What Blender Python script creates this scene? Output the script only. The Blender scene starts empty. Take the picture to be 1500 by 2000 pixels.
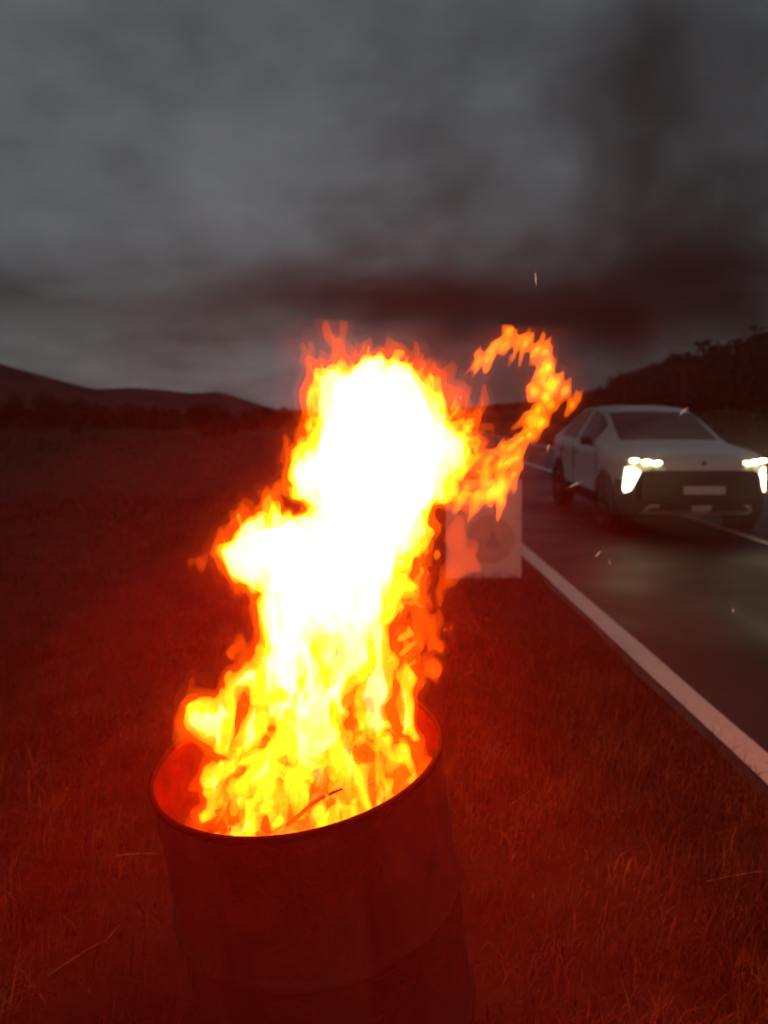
import bpy, bmesh, math, random
import numpy as np
from mathutils import Vector, Matrix

# ------------------------------------------------------------------ camera, sky, sun, exposure
sc = bpy.context.scene
COL = sc.collection
CAM = np.array([0.0, 0.0, 1.56])
PITCH = math.atan(200 / 1500); YAW = math.atan(35 / 1500)
cam_d = bpy.data.cameras.new('camera'); cam = bpy.data.objects.new('camera', cam_d); COL.objects.link(cam)
cam_d.sensor_fit = 'VERTICAL'; cam_d.sensor_height = 32.0; cam_d.lens = 24.0
cam_d.clip_start = 0.02; cam_d.clip_end = 9000
cam_d.dof.use_dof = True; cam_d.dof.focus_distance = 1.5; cam_d.dof.aperture_fstop = 2.6
cam.location = CAM; cam.rotation_euler = (math.pi / 2 - PITCH, 0, -YAW)
sc.camera = cam

world = bpy.data.worlds.new('World'); sc.world = world; world.use_nodes = True
SUN_EL, SUN_ROT = math.radians(4), math.radians(200)

sun_d = bpy.data.lights.new('dusk_sun', 'SUN'); sun_o = bpy.data.objects.new('dusk_sun', sun_d); COL.objects.link(sun_o)
sun_d.energy = 0.03; sun_d.angle = math.radians(30); sun_d.color = (1.0, 0.93, 0.86)
sun_o.rotation_euler = (math.radians(62), 0, math.radians(20))

vs = sc.view_settings
vs.view_transform = 'Standard'; vs.look = 'None'; vs.gamma = 1.0; vs.exposure = 0.0; vs.use_curve_mapping = False
cy = sc.cycles
cy.use_denoising = True
cy.max_bounces = 3; cy.diffuse_bounces = 1; cy.glossy_bounces = 1; cy.transmission_bounces = 1
cy.use_adaptive_sampling = True; cy.adaptive_threshold = 0.15; cy.adaptive_min_samples = 12
cy.volume_bounces = 0; cy.transparent_max_bounces = 40; cy.use_light_tree = False
cy.sample_clamp_indirect = 2.0
cy.volume_step_rate = 1.0; cy.volume_max_steps = 256
sc.render.filter_size = 2.0

# ------------------------------------------------------------------ node helpers
def N(nt, t, **kw):
    n = nt.nodes.new(t)
    for k, v in kw.items():
        if k.startswith('i_'):
            n.inputs[k[2:].replace('_', ' ')].default_value = v
        else:
            setattr(n, k, v)
    return n
def L(nt, a, b): nt.links.new(a, b)
def ramp(nt, fac, stops):
    r = nt.nodes.new('ShaderNodeValToRGB')
    cr = r.color_ramp
    while len(cr.elements) < len(stops): cr.elements.new(0.5)
    for e, (p, c) in zip(cr.elements, stops):
        e.position = p; e.color = (*c, 1) if len(c) == 3 else c
    L(nt, fac, r.inputs['Fac'])
    return r.outputs['Color']
def math_n(nt, op, a, b=None, c=None):
    n = nt.nodes.new('ShaderNodeMath'); n.operation = op
    for i, v in enumerate((a, b, c)):
        if v is None: continue
        if isinstance(v, (int, float)): n.inputs[i].default_value = v
        else: L(nt, v, n.inputs[i])
    return n.outputs[0]
def mixc(nt, fac, a, b, blend='MIX'):
    n = nt.nodes.new('ShaderNodeMix'); n.data_type = 'RGBA'; n.blend_type = blend
    for i, v in ((0, fac), (6, a), (7, b)):
        if isinstance(v, (int, float)): n.inputs[i].default_value = v
        elif isinstance(v, tuple): n.inputs[i].default_value = (*v, 1)
        else: L(nt, v, n.inputs[i])
    return n.outputs[2]
def combine(nt, x, y, z):
    n = nt.nodes.new('ShaderNodeCombineXYZ')
    for i, v in enumerate((x, y, z)):
        if isinstance(v, (int, float)): n.inputs[i].default_value = v
        else: L(nt, v, n.inputs[i])
    return n.outputs[0]

# ------------------------------------------------------------------ sky: dusk overcast
def build_world():
    nt = world.node_tree; nt.nodes.clear()
    out = N(nt, 'ShaderNodeOutputWorld'); bg = N(nt, 'ShaderNodeBackground')
    L(nt, bg.outputs[0], out.inputs['Surface'])
    sky = N(nt, 'ShaderNodeTexSky', sky_type='NISHITA', sun_disc=False, sun_elevation=SUN_EL, sun_rotation=SUN_ROT)
    tc = N(nt, 'ShaderNodeTexCoord')
    sep = N(nt, 'ShaderNodeSeparateXYZ'); L(nt, tc.outputs['Generated'], sep.inputs[0])
    x, y, z = sep.outputs
    zz = math_n(nt, 'ADD', math_n(nt, 'ABSOLUTE', z), 0.36)
    p = combine(nt, math_n(nt, 'DIVIDE', x, zz), math_n(nt, 'DIVIDE', y, zz), 3.7)
    n1 = N(nt, 'ShaderNodeTexNoise', i_Scale=2.1, i_Detail=7.0, i_Roughness=0.55, i_Distortion=0.12)
    L(nt, p, n1.inputs['Vector'])
    n2 = N(nt, 'ShaderNodeTexNoise', i_Scale=0.9, i_Detail=3.0, i_Roughness=0.45)
    L(nt, p, n2.inputs['Vector'])
    f = math_n(nt, 'ADD', math_n(nt, 'MULTIPLY', n1.outputs[0], 0.6), math_n(nt, 'MULTIPLY', n2.outputs[0], 0.4))
    # stratus banks lying low over the hills, a clearer strip under them
    wob = math_n(nt, 'MULTIPLY', math_n(nt, 'SUBTRACT', n1.outputs[0], 0.5), 0.16)
    el = math_n(nt, 'ADD', z, wob)
    band = ramp(nt, el, [(0.0, (0.98,)*3), (0.085, (0.98,)*3), (0.115, (0.60,)*3), (0.18, (0.70,)*3), (0.25, (0.98,)*3), (0.5, (1.04,)*3)])
    cloud = ramp(nt, f, [(0.36, (0.036, 0.042, 0.046)), (0.46, (0.070, 0.082, 0.088)), (0.54, (0.100, 0.117, 0.127)), (0.66, (0.132, 0.153, 0.170))])
    c = mixc(nt, 1.0, cloud, band, 'MULTIPLY')
    sk = mixc(nt, 1.0, sky.outputs[0], (0.05, 0.05, 0.05), 'MULTIPLY')
    c = mixc(nt, 0.93, sk, c)
    L(nt, c, bg.inputs['Color']); bg.inputs['Strength'].default_value = 1.0
build_world()

# ------------------------------------------------------------------ materials
MATS = {}
def pbr(name, col, rough=0.6, metal=0.0, var=0.25, scale=6.0, bump=0.0, bscale=None, spec=0.5, coords='Object', hue=None, rvar=0.0, coat=0.0):
    if name in MATS: return MATS[name]
    m = bpy.data.materials.new(name); m.use_nodes = True; nt = m.node_tree
    b = nt.nodes['Principled BSDF']; MATS[name] = m
    b.inputs['Roughness'].default_value = rough; b.inputs['Metallic'].default_value = metal
    b.inputs['Specular IOR Level'].default_value = spec; b.inputs['Coat Weight'].default_value = coat
    tc = N(nt, 'ShaderNodeTexCoord')
    n = N(nt, 'ShaderNodeTexNoise', i_Scale=scale, i_Detail=6.0, i_Roughness=0.6)
    L(nt, tc.outputs[coords], n.inputs['Vector'])
    hi = hue if hue else tuple(min(1, c * (1 + var)) for c in col)
    lo = tuple(c * (1 - var) for c in col)
    L(nt, ramp(nt, n.outputs[0], [(0.32, lo), (0.52, col), (0.70, hi)]), b.inputs['Base Color'])
    if rvar:
        L(nt, math_n(nt, 'ADD', math_n(nt, 'MULTIPLY', math_n(nt, 'SUBTRACT', n.outputs[0], 0.5), rvar * 4), rough), b.inputs['Roughness'])
    if bump:
        n2 = N(nt, 'ShaderNodeTexNoise', i_Scale=bscale or scale * 8, i_Detail=4.0)
        L(nt, tc.outputs[coords], n2.inputs['Vector'])
        bp = N(nt, 'ShaderNodeBump', i_Strength=bump, i_Distance=0.01); L(nt, n2.outputs[0], bp.inputs['Height'])
        L(nt, bp.outputs[0], b.inputs['Normal'])
    return m
def emit(name, col, strength):
    m = bpy.data.materials.new(name); m.use_nodes = True; nt = m.node_tree; nt.nodes.clear()
    o = N(nt, 'ShaderNodeOutputMaterial'); e = N(nt, 'ShaderNodeEmission')
    e.inputs[0].default_value = (*col, 1); e.inputs[1].default_value = strength
    L(nt, e.outputs[0], o.inputs['Surface']); MATS[name] = m
    return m
def flame_volume(name, col, strength, soot=0.0):
    m = bpy.data.materials.new(name); m.use_nodes = True; nt = m.node_tree; nt.nodes.clear()
    o = N(nt, 'ShaderNodeOutputMaterial'); e = N(nt, 'ShaderNodeEmission')
    e.inputs[0].default_value = (*col, 1); e.inputs[1].default_value = strength
    if soot:
        ab = N(nt, 'ShaderNodeVolumeAbsorption'); ab.inputs['Color'].default_value = (1.0, .35, .25, 1); ab.inputs['Density'].default_value = soot
        ad = N(nt, 'ShaderNodeAddShader'); L(nt, e.outputs[0], ad.inputs[0]); L(nt, ab.outputs[0], ad.inputs[1]); L(nt, ad.outputs[0], o.inputs['Volume'])
    else:
        L(nt, e.outputs[0], o.inputs['Volume'])
    MATS[name] = m
    return m

# ------------------------------------------------------------------ object helpers
def link(name, me, mat, parent=None, label=None, cat=None, group=None, kind=None, smooth=False):
    o = bpy.data.objects.new(name, me); COL.objects.link(o)
    if mat is not None and not me.materials: me.materials.append(mat)
    if smooth: me.shade_smooth()
    if parent is not None: o.parent = parent
    tag(o, label, cat, group, kind)
    return o
def tag(o, label=None, cat=None, group=None, kind=None):
    for k, v in (('label', label), ('category', cat), ('group', group), ('kind', kind)):
        if v: o[k] = v
def empty(name, loc=(0, 0, 0), rot=(0, 0, 0)):
    o = bpy.data.objects.new(name, None); COL.objects.link(o); o.location = loc; o.rotation_euler = rot
    o.empty_display_size = 0.1
    return o
def mesh(name, v, f):
    me = bpy.data.meshes.new(name)
    me.from_pydata([tuple(map(float, p)) for p in v], [], [tuple(map(int, q)) for q in f]); me.update()
    return me
def fast_mesh(name, v, f):
    """v (n,3) float, f (m,k) int arrays"""
    me = bpy.data.meshes.new(name); v = np.asarray(v, np.float32); f = np.asarray(f, np.int32)
    me.vertices.add(len(v)); me.vertices.foreach_set('co', v.ravel())
    k = f.shape[1]
    me.loops.add(f.size); me.loops.foreach_set('vertex_index', f.ravel())
    me.polygons.add(len(f)); me.polygons.foreach_set('loop_start', np.arange(0, f.size, k, dtype=np.int32))
    me.update(calc_edges=True); me.validate()
    return me
def bm_mesh(name, fn):
    bm = bmesh.new(); fn(bm); me = bpy.data.meshes.new(name); bm.to_mesh(me); bm.free(); return me
def box(bm, c, s, bev=0.0, mat=None):
    r = bmesh.ops.create_cube(bm, size=1.0)
    for v in r['verts']: v.co = Vector((v.co.x * s[0], v.co.y * s[1], v.co.z * s[2]))
    if bev:
        es = list({e for v in r['verts'] for e in v.link_edges})
        g = bmesh.ops.bevel(bm, geom=es, offset=bev, segments=2, affect='EDGES', profile=0.5)
        vs_ = list({v for f in g['faces'] for v in f.verts} | {v for v in r['verts'] if v.is_valid})
    else: vs_ = r['verts']
    M_ = (mat or Matrix.Identity(4))
    for v in vs_: v.co = M_ @ v.co + Vector(c)
def tube_arrays(pts, rad, sides=8):
    pts = np.asarray(pts, float); n = len(pts); V = []; F = []
    for i in range(n):
        t = pts[min(i + 1, n - 1)] - pts[max(i - 1, 0)]; t /= np.linalg.norm(t) + 1e-9
        a = np.cross(t, [0, 0, 1.0] if abs(t[2]) < .9 else [1.0, 0, 0]); a /= np.linalg.norm(a); b = np.cross(t, a)
        for k in range(sides):
            w = 2 * math.pi * k / sides
            V.append(pts[i] + rad[i] * (math.cos(w) * a + math.sin(w) * b))
    for i in range(n - 1):
        for k in range(sides):
            F.append((i * sides + k, i * sides + (k + 1) % sides, (i + 1) * sides + (k + 1) % sides, (i + 1) * sides + k))
    F.append(tuple(range(sides - 1, -1, -1))); F.append(tuple((n - 1) * sides + k for k in range(sides)))
    return V, F
def lathe(profile, seg=64):
    V = []; F = []; n = len(profile)
    for k in range(seg):
        a = 2 * math.pi * k / seg
        for r, z in profile: V.append((r * math.cos(a), r * math.sin(a), z))
    for k in range(seg):
        k2 = (k + 1) % seg
        for i in range(n - 1): F.append((k * n + i, k2 * n + i, k2 * n + i + 1, k * n + i + 1))
    return V, F

# camera basis, used to lay things out at their own distance
_fw = np.array([math.sin(YAW) * math.cos(PITCH), math.cos(YAW) * math.cos(PITCH), -math.sin(PITCH)])
_rt = np.array([math.cos(YAW), -math.sin(YAW), 0.0]); _up = np.cross(_rt, _fw)
def at(px, py, depth):
    d = _fw * 1500 + _rt * (px - 750) - _up * (py - 1000)
    return CAM + d * (depth / d[1])

# value noise on arrays
_lat = np.random.default_rng(5).random((32, 32, 32)).astype(np.float32)
def vnoise(x, y, z):
    xi = np.floor(x).astype(np.int32); yi = np.floor(y).astype(np.int32); zi = np.floor(z).astype(np.int32)
    u = x - xi; v = y - yi; w = z - zi
    u = u * u * (3 - 2 * u); v = v * v * (3 - 2 * v); w = w * w * (3 - 2 * w)
    xa, xb, ya, yb, za, zb = xi & 31, (xi + 1) & 31, yi & 31, (yi + 1) & 31, zi & 31, (zi + 1) & 31
    c00 = _lat[xa, ya, za] * (1 - u) + _lat[xb, ya, za] * u; c10 = _lat[xa, yb, za] * (1 - u) + _lat[xb, yb, za] * u
    c01 = _lat[xa, ya, zb] * (1 - u) + _lat[xb, ya, zb] * u; c11 = _lat[xa, yb, zb] * (1 - u) + _lat[xb, yb, zb] * u
    return ((c00 * (1 - v) + c10 * v) * (1 - w) + (c01 * (1 - v) + c11 * v) * w) * 2 - 1

# ------------------------------------------------------------------ ground, road, hills
def ground_z(x, y):
    x = np.asarray(x, float); y = np.asarray(y, float)
    verge = np.clip((1.72 - x) / 0.12, 0, 1); soft = np.clip((1.75 - x) / 0.9, 0.15, 1)
    far = np.clip((10.6 - 0 - x) / -2.0, 0, 1)
    b = vnoise(x * 2.3, y * 2.3, x * 0 + 1.5) * 0.022 + vnoise(x * 0.5, y * 0.5, x * 0 + 9.5) * 0.03
    z = (b * soft - .004) * verge * np.clip(60 / (np.abs(y) + 1), 0, 1)
    z = z - 0.035 * (1 - verge) * (1 - far)          # road bed lies a little lower
    bank = np.clip((x - 10.5) / 22, 0, 1.6) ** 1.2 * 2.4 * np.clip((y - 2) / 25, 0, 1) * np.clip((110 - y) / 60, 0, 1)
    return z + bank
def build_ground():
    def axis(fine, n, lim, start):
        t = np.linspace(0, 1, n); a = fine * np.sinh(t * math.asinh(lim / fine)); return start + a
    xs = np.concatenate([-axis(1.2, 90, 2500, 0)[::-1], axis(1.2, 90, 2500, 0)[1:]])
    ys = np.concatenate([-axis(2, 20, 300, 0)[::-1], axis(1.5, 130, 4000, 0)[1:]])
    X, Y = np.meshgrid(xs, ys, indexing='ij'); Z = ground_z(X, Y)
    V = np.stack([X, Y, Z], -1).reshape(-1, 3); ny = len(ys)
    i, j = np.meshgrid(np.arange(len(xs) - 1), np.arange(ny - 1), indexing='ij'); a = (i * ny + j).ravel()
    F = np.stack([a, a + ny, a + ny + 1, a + 1], -1)
    m = pbr('soil', (0.026, 0.018, 0.011), 0.95, var=0.45, scale=3.0, bump=0.6, bscale=60, spec=0.1)
    link('ground', fast_mesh('ground', V, F), m, kind='structure', smooth=True)
build_ground()

RX0, RX1 = 1.62, 8.05
def strip(name, x0, x1, y0, y1, z, mat, nx=2, ny=2, kind='structure', parent=None, rag=0.0, label=None):
    rnd = random.Random(hash(name) % 999 if False else 7)
    xs = np.linspace(x0, x1, nx); ys = np.linspace(y0, y1, ny); V = []; F = []
    for j, y in enumerate(ys):
        for i, x in enumerate(xs):
            dx = 0
            if rag and i == 0: dx = float(vnoise(np.array(y * 3.1), np.array(.3), np.array(.7))) * rag + rnd.uniform(-rag, rag) * .4
            if rag and i == nx - 1: dx = float(vnoise(np.array(y * 3.1), np.array(5.3), np.array(.7))) * rag + rnd.uniform(-rag, rag) * .4
            V.append((x + dx, y, z))
    for j in range(ny - 1):
        for i in range(nx - 1):
            a = j * nx + i; F.append((a, a + 1, a + nx + 1, a + nx))
    return link(name, mesh(name, V, F), mat, parent, label=label, kind=kind)

def asphalt_mat():
    m = bpy.data.materials.new('damp_asphalt'); m.use_nodes = True; nt = m.node_tree; b = nt.nodes['Principled BSDF']
    tc = N(nt, 'ShaderNodeTexCoord')
    fine = N(nt, 'ShaderNodeTexNoise', i_Scale=90.0, i_Detail=3.0); L(nt, tc.outputs['Object'], fine.inputs[0])
    big = N(nt, 'ShaderNodeTexNoise', i_Scale=0.7, i_Detail=5.0, i_Distortion=0.4); L(nt, tc.outputs['Object'], big.inputs[0])
    f = math_n(nt, 'ADD', math_n(nt, 'MULTIPLY', fine.outputs[0], 0.5), math_n(nt, 'MULTIPLY', big.outputs[0], 0.5))
    L(nt, ramp(nt, f, [(0.35, (0.007, 0.007, 0.007)), (0.5, (0.012, 0.012, 0.012)), (0.66, (0.030, 0.029, 0.028))]), b.inputs['Base Color'])
    L(nt, ramp(nt, big.outputs[0], [(0.35, (0.46,)*3), (0.65, (0.72,)*3)]), b.inputs['Roughness'])
    b.inputs['Specular IOR Level'].default_value = 0.32
    bp = N(nt, 'ShaderNodeBump', i_Strength=0.7, i_Distance=0.006); L(nt, fine.outputs[0], bp.inputs['Height']); L(nt, bp.outputs[0], b.inputs['Normal'])
    return m
def paint_mat():
    m = bpy.data.materials.new('road_paint'); m.use_nodes = True; nt = m.node_tree; b = nt.nodes['Principled BSDF']
    tc = N(nt, 'ShaderNodeTexCoord')
    n = N(nt, 'ShaderNodeTexNoise', i_Scale=38.0, i_Detail=6.0, i_Roughness=0.7); L(nt, tc.outputs['Object'], n.inputs[0])
    L(nt, ramp(nt, n.outputs[0], [(0.30, (0.22, 0.21, 0.20)), (0.40, (0.76, 0.73, 0.62)), (0.7, (0.86, 0.83, 0.72))]), b.inputs['Base Color'])
    b.inputs['Roughness'].default_value = 0.75
    return m
road = strip('road', RX0, RX1, -30, 700, 0.0, asphalt_mat(), 3, 1400, rag=0.035)
PAINT = paint_mat()
strip('edge_line', 1.68, 1.835, -30, 700, 0.004, PAINT, 2, 1400, parent=road, rag=0.006)
strip('centre_line', 4.66, 4.78, -30, 700, 0.004, PAINT, 2, 600, parent=road, rag=0.004)
strip('far_edge_line', 7.62, 7.77, -30, 700, 0.004, PAINT, 2, 300, parent=road, rag=0.004)

def ridge(name, pix, dist, depth, col):
    """a hill range: crest heights read off the skyline at its own distance, sloping down on both sides"""
    pts = sorted(pix); xs = np.array([p[0] for p in pts], float); ys = np.array([p[1] for p in pts], float)
    px = np.linspace(xs[0], xs[-1], 160); py = np.interp(px, xs, ys)
    k = np.array([1, 2, 3, 2, 1.]) / 9; py[2:-2] = np.convolve(py, k, 'valid')
    V = []; F = []; nv = 25
    for i, (a, b) in enumerate(zip(px, py)):
        p = at(a, b, dist); h = max(p[2], 0)
        for j in range(nv):
            t = j / (nv - 1) * 2 - 1
            y = dist + t * depth
            prof = 0.5 + 0.5 * math.cos(math.pi * t)
            hh = h * prof * (1 + 0.10 * (1 - prof) * float(vnoise(np.array(i * .21), np.array(j * .5), np.array(dist))))
            if j == nv // 2: hh += h * .012 * float(vnoise(np.array(i * .9), np.array(.5), np.array(2.5)))
            V.append((p[0] * (y / dist) ** .15, y, hh - 0.5))
    for i in range(len(px) - 1):
        for j in range(nv - 1):
            q = i * nv + j; F.append((q, q + nv, q + nv + 1, q + 1))
    m = pbr('moor_' + name, col, 0.95, var=0.4, scale=0.012, spec=0.1)
    return link(name, mesh(name, V, F), m, kind='structure', smooth=True)
ridge('hill', [(-900, 640), (-500, 600), (-250, 640), (-100, 680), (0, 711), (60, 728), (110, 742), (170, 757), (240, 778), (330, 800), (400, 812)], 700, 320, (0.030, 0.026, 0.024))
ridge('hill', [(60, 812), (120, 775), (170, 761), (215, 759), (270, 757), (330, 762), (370, 768), (430, 765), (452, 772), (500, 789), (545, 806), (600, 816), (680, 820)], 1500, 500, (0.050, 0.045, 0.044))
ridge('hill', [(600, 818), (760, 806), (900, 796), (1010, 785), (1120, 772), (1250, 748), (1500, 730), (1900, 700), (2300, 740)], 900, 300, (0.030, 0.026, 0.024))

# ------------------------------------------------------------------ grass
def grass_field():
    rng = np.random.default_rng(11)
    def scatter(n, x0, x1, y0, y1, p=1.0):
        x = rng.uniform(x0, x1, n); y = y0 + (y1 - y0) * rng.random(n) ** p; return x, y
    bits = [scatter(75000, -2.6, 1.58, 0.9, 5.0, 1.2), scatter(45000, -6, 1.55, 4.5, 14, 1.3), scatter(30000, -26, 1.5, 13, 45, 1.3), scatter(9000, 8.0, 14, 4, 40)]
    X = np.concatenate([b[0] for b in bits]); Y = np.concatenate([b[1] for b in bits])
    # clumps and bald patches
    d = vnoise(X * 1.7, Y * 1.7, X * 0 + 3.3) * .6 + vnoise(X * 5, Y * 5, X * 0 + 7.3) * .4
    keep = (rng.random(len(X)) < np.clip(0.62 + d * 1.1, 0.12, 1)) & ((X < 1.60 + .08 * vnoise(Y * 2.2, X * 0, X * 0 + .5) - .02) | (X > 8.1))
    dc = np.hypot(X + .03, Y - 1.52); keep &= dc > .30
    X = X[keep]; Y = Y[keep]; d = d[keep]; n = len(X)
    far = np.clip(Y / 6, 1, 6)
    h = rng.gamma(6, 0.0135, n) * (1 + .8 * d) * far ** .45; w = rng.uniform(.0016, .0034, n) * far
    az = rng.uniform(0, 6.283, n) ; lean = rng.beta(2, 1.6, n) * 1.25 + .1
    wind = .9; az = np.where(rng.random(n) < .45, wind + rng.normal(0, .6, n), az)
    Z = ground_z(X, Y) - .004
    dx, dy = np.cos(az), np.sin(az); sx, sy = -dy, dx
    base = np.stack([X, Y, Z], -1)
    def pt(t, s, curl):
        ang = lean * (0.35 + curl * t)
        r = h * t * np.sin(ang); z = h * t * np.cos(np.clip(ang, 0, 1.5))
        return np.stack([X + dx * r + sx * w * s, Y + dy * r + sy * w * s, Z + z], -1)
    V = np.stack([pt(0, -1, .6), pt(0, 1, .6), pt(.55, -.8, .6), pt(.55, .8, .6), pt(1, 0, .9)], 1).reshape(-1, 3)
    o = (np.arange(n) * 5)[:, None]
    T = np.concatenate([o + [0, 1, 3], o + [0, 3, 2], o + [2, 3, 4]])
    me = fast_mesh('grass', V, T)
    m = bpy.data.materials.new('withered_grass'); m.use_nodes = True; nt = m.node_tree; b = nt.nodes['Principled BSDF']
    g = N(nt, 'ShaderNodeNewGeometry'); tc = N(nt, 'ShaderNodeTexCoord')
    nz = N(nt, 'ShaderNodeTexNoise', i_Scale=4.5, i_Detail=5.0, i_Roughness=.6); L(nt, tc.outputs['Object'], nz.inputs[0])
    f = math_n(nt, 'ADD', math_n(nt, 'MULTIPLY', g.outputs['Random Per Island'], .34), math_n(nt, 'MULTIPLY', math_n(nt, 'ADD', math_n(nt, 'MULTIPLY', math_n(nt, 'SUBTRACT', nz.outputs[0], .5), 2.2), .5), .66))
    L(nt, ramp(nt, f, [(.2, (.010, .008, .003)), (.45, (.032, .020, .007)), (.68, (.070, .040, .015)), (.86, (.14, .08, .03))]), b.inputs['Base Color'])
    b.inputs['Roughness'].default_value = .7; b.inputs['Specular IOR Level'].default_value = .06
    link('grass', me, m, kind='stuff', label='short withered grass covering the verge and field', cat='grass')
grass_field()

def stalks():
    m = pbr('dry_straw', (0.26, 0.16, 0.08), 0.7, var=.3, scale=30)
    data = [((995, 1574), (1046, 1543), .010, 'thin straight straw lying on the grass between drum and road line'),
            ((1213, 1585), (1252, 1576), .004, 'short straw lying on the grass near the white road line'),
            ((1366, 1822), (1376, 1786), .06, 'upright dry stalk in the grass in the lower corner below the road'),
            ((28, 1895), (42, 1838), .06, 'upright dry stalk at the near edge of the grass farthest from the road'),
            ((95, 1905), (205, 1858), .035, 'long bent straw lying in the grass beside the drum'),
            ((205, 1840), (236, 1818), .02, 'short straw sticking up beside the drum'),
            ((225, 1672), (318, 1671), .006, 'thin level straw touching the side of the drum'),
            ((1380, 1722), (1500, 1712), .02, 'pale flattened straw in the grass under the road line')]
    for (a, b, lift, lab) in data:
        def gp(p, zz):
            d = _fw * 1500 + _rt * (p[0] - 750) - _up * (p[1] - 1000); return CAM + d * ((zz - CAM[2]) / d[2])
        p0 = gp(a, .03); p1 = gp(b, .03)
        if lift > .05:
            p0 = gp(a, .0); p1 = p0 + (at(b[0], b[1], p0[1]) - p0)
        else: p1 = p1 + [0, 0, lift]
        mid = (p0 + p1) / 2 + [0.004, 0, .006]
        V, F = tube_arrays([p0, (p0 + mid) / 2 + [0, 0, .002], mid, (mid + p1) / 2 + [0, 0, .002], p1], [.0013, .0013, .0011, .0009, .0005], 5)
        link('grass_stalk', mesh('grass_stalk', V, F), m, label=lab, cat='straw', group='dry stalks on the verge')
stalks()

# ------------------------------------------------------------------ wood on the far bank, bushes in the field
def leaf_cloud(centres, radii, n, size, seed, squash=.8):
    rng = np.random.default_rng(seed); centres = np.asarray(centres); radii = np.asarray(radii, float)
    k = rng.choice(len(centres), n, p=radii ** 2 / (radii ** 2).sum())
    d = rng.normal(size=(n, 3)); d /= np.linalg.norm(d, axis=1)[:, None]
    r = radii[k] * (rng.random(n) ** .45) * (1 + .28 * vnoise(d[:, 0] * 3 + k, d[:, 1] * 3, d[:, 2] * 3))
    P = centres[k] + d * r[:, None] * [1, 1, squash]
    a = rng.normal(size=(n, 3)); a /= np.linalg.norm(a, axis=1)[:, None]
    b = np.cross(a, rng.normal(size=(n, 3))); b /= np.linalg.norm(b, axis=1)[:, None]
    s = (size * rng.uniform(.6, 1.4, n))[:, None]
    V = np.stack([P - a * s, P + b * s * .5, P + a * s, P - b * s * .5], 1).reshape(-1, 3)
    F = (np.arange(n) * 4)[:, None] + np.arange(4)
    return V, F
LEAF = pbr('dark_foliage', (0.018, 0.020, 0.011), .8, var=.5, scale=.8, spec=.2)
BARK = pbr('bark', (0.06, 0.05, 0.04), .9, var=.4, scale=5)
def woodland():
    rng = np.random.default_rng(4); C = []; R = []; TV = []; TF = []
    for i in range(150):
        y = rng.uniform(27, 100); x = 14.5 + rng.gamma(1.6, 4.0)
        slope = np.interp(715 + 1500 * x / y, [1080, 1130, 1200, 1280, 1340, 1400, 1440, 1500, 1700], [.05, .084, .144, .177, .188, .205, .21, .203, .20])
        top = min(1.56 + x * slope * rng.uniform(.86, 1.0), 11); g = float(ground_z(np.array(x), np.array(y)))
        if top < g + .8: top = g + .8
        n = max(2, int((top - g) / 1.0)); rr = min(1.7, (top - g) * .33)
        for j in range(n):
            z = g + .35 + (top - g - rr * .75 - .35) * (j / max(1, n - 1)); r = rr * rng.uniform(.7, 1.05) * (1 - .25 * j / n)
            C.append((x + rng.normal(0, .5), y + rng.normal(0, .5), z)); R.append(r)
        V, F = tube_arrays([(x, y, g - .2), (x + .1, y, (g + top) / 2), (x - .1, y + .1, top - .6)], [.16, .11, .04], 5)
        o = len(TV); TV += V; TF += [tuple(q + o for q in f) for f in F]
    V, F = leaf_cloud(C, R, 90000, .16, 8)
    w = link('woodland', fast_mesh('woodland', V, F), LEAF, kind='stuff', label='dark mass of trees on the bank behind the car', cat='wood')
    link('trunks', mesh('trunks', TV, TF), BARK, w, kind='stuff')
woodland()
def bush(px, depth, h, wd, seed, lab):
    p = at(px, 800, depth); g = float(ground_z(np.array(p[0]), np.array(depth)))
    rng = np.random.default_rng(seed)
    root = empty('bush', (p[0], depth, g))
    C = [(rng.normal(0, wd * .35), rng.normal(0, wd * .3), h * rng.uniform(.25, .75)) for _ in range(9)] + [(0, 0, h * .7)]
    R = [h * rng.uniform(.22, .34) for _ in C]
    V, F = leaf_cloud(C, R, 2600, .09 * depth / 40, seed, 1.0)
    link('foliage', fast_mesh('foliage', V, F), LEAF, root)
    for a in (-.25, .05, .3):
        V, F = tube_arrays([(a * .4 * wd, 0, -.1), (a * wd, .05, h * .4), (a * 1.6 * wd, .1, h * .75)], [.05, .035, .015], 5)
        link('stem', mesh('stem', V, F), BARK, root)
    tag(root, lab, 'bush', 'bushes scattered across the field')
bush(402, 44, 2.0, 1.0, 21, 'rounded dark bush, tallest of those in the field below the far hills')
bush(441, 47, 1.55, .7, 22, 'small dark bush just beside the tallest bush in the field')
bush(310, 52, 1.9, 2.4, 23, 'low spreading bush in the field, third from the fire')
bush(150, 55, 2.4, 3.2, 24, 'wide dark bush under the foot of the steep hill')
bush(30, 58, 2.9, 3.6, 25, 'broad dark bush at the edge of the picture under the steep hill')
bush(520, 60, 1.7, 1.6, 26, 'low bush in the field nearest to the flames')

def scrub():
    rng = np.random.default_rng(31); C = []; R = []
    for i in range(260):
        y = rng.uniform(62, 95); x = rng.uniform(-48, -2) * y / 70
        h = .5 + 1.3 * rng.random() ** 2 + .5 * float(vnoise(np.array(x * .12), np.array(y * .05), np.array(1.5)))
        C.append((x, y, h * .5)); R.append(max(.4, h * .75))
    V, F = leaf_cloud(C, R, 26000, .22, 32, .8)
    V[:, 2] = np.maximum(V[:, 2], -.1)
    link('scrub', fast_mesh('scrub', V, F), LEAF, kind='stuff', label='dark scrub along the far edge of the field', cat='scrub')
scrub()

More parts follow.
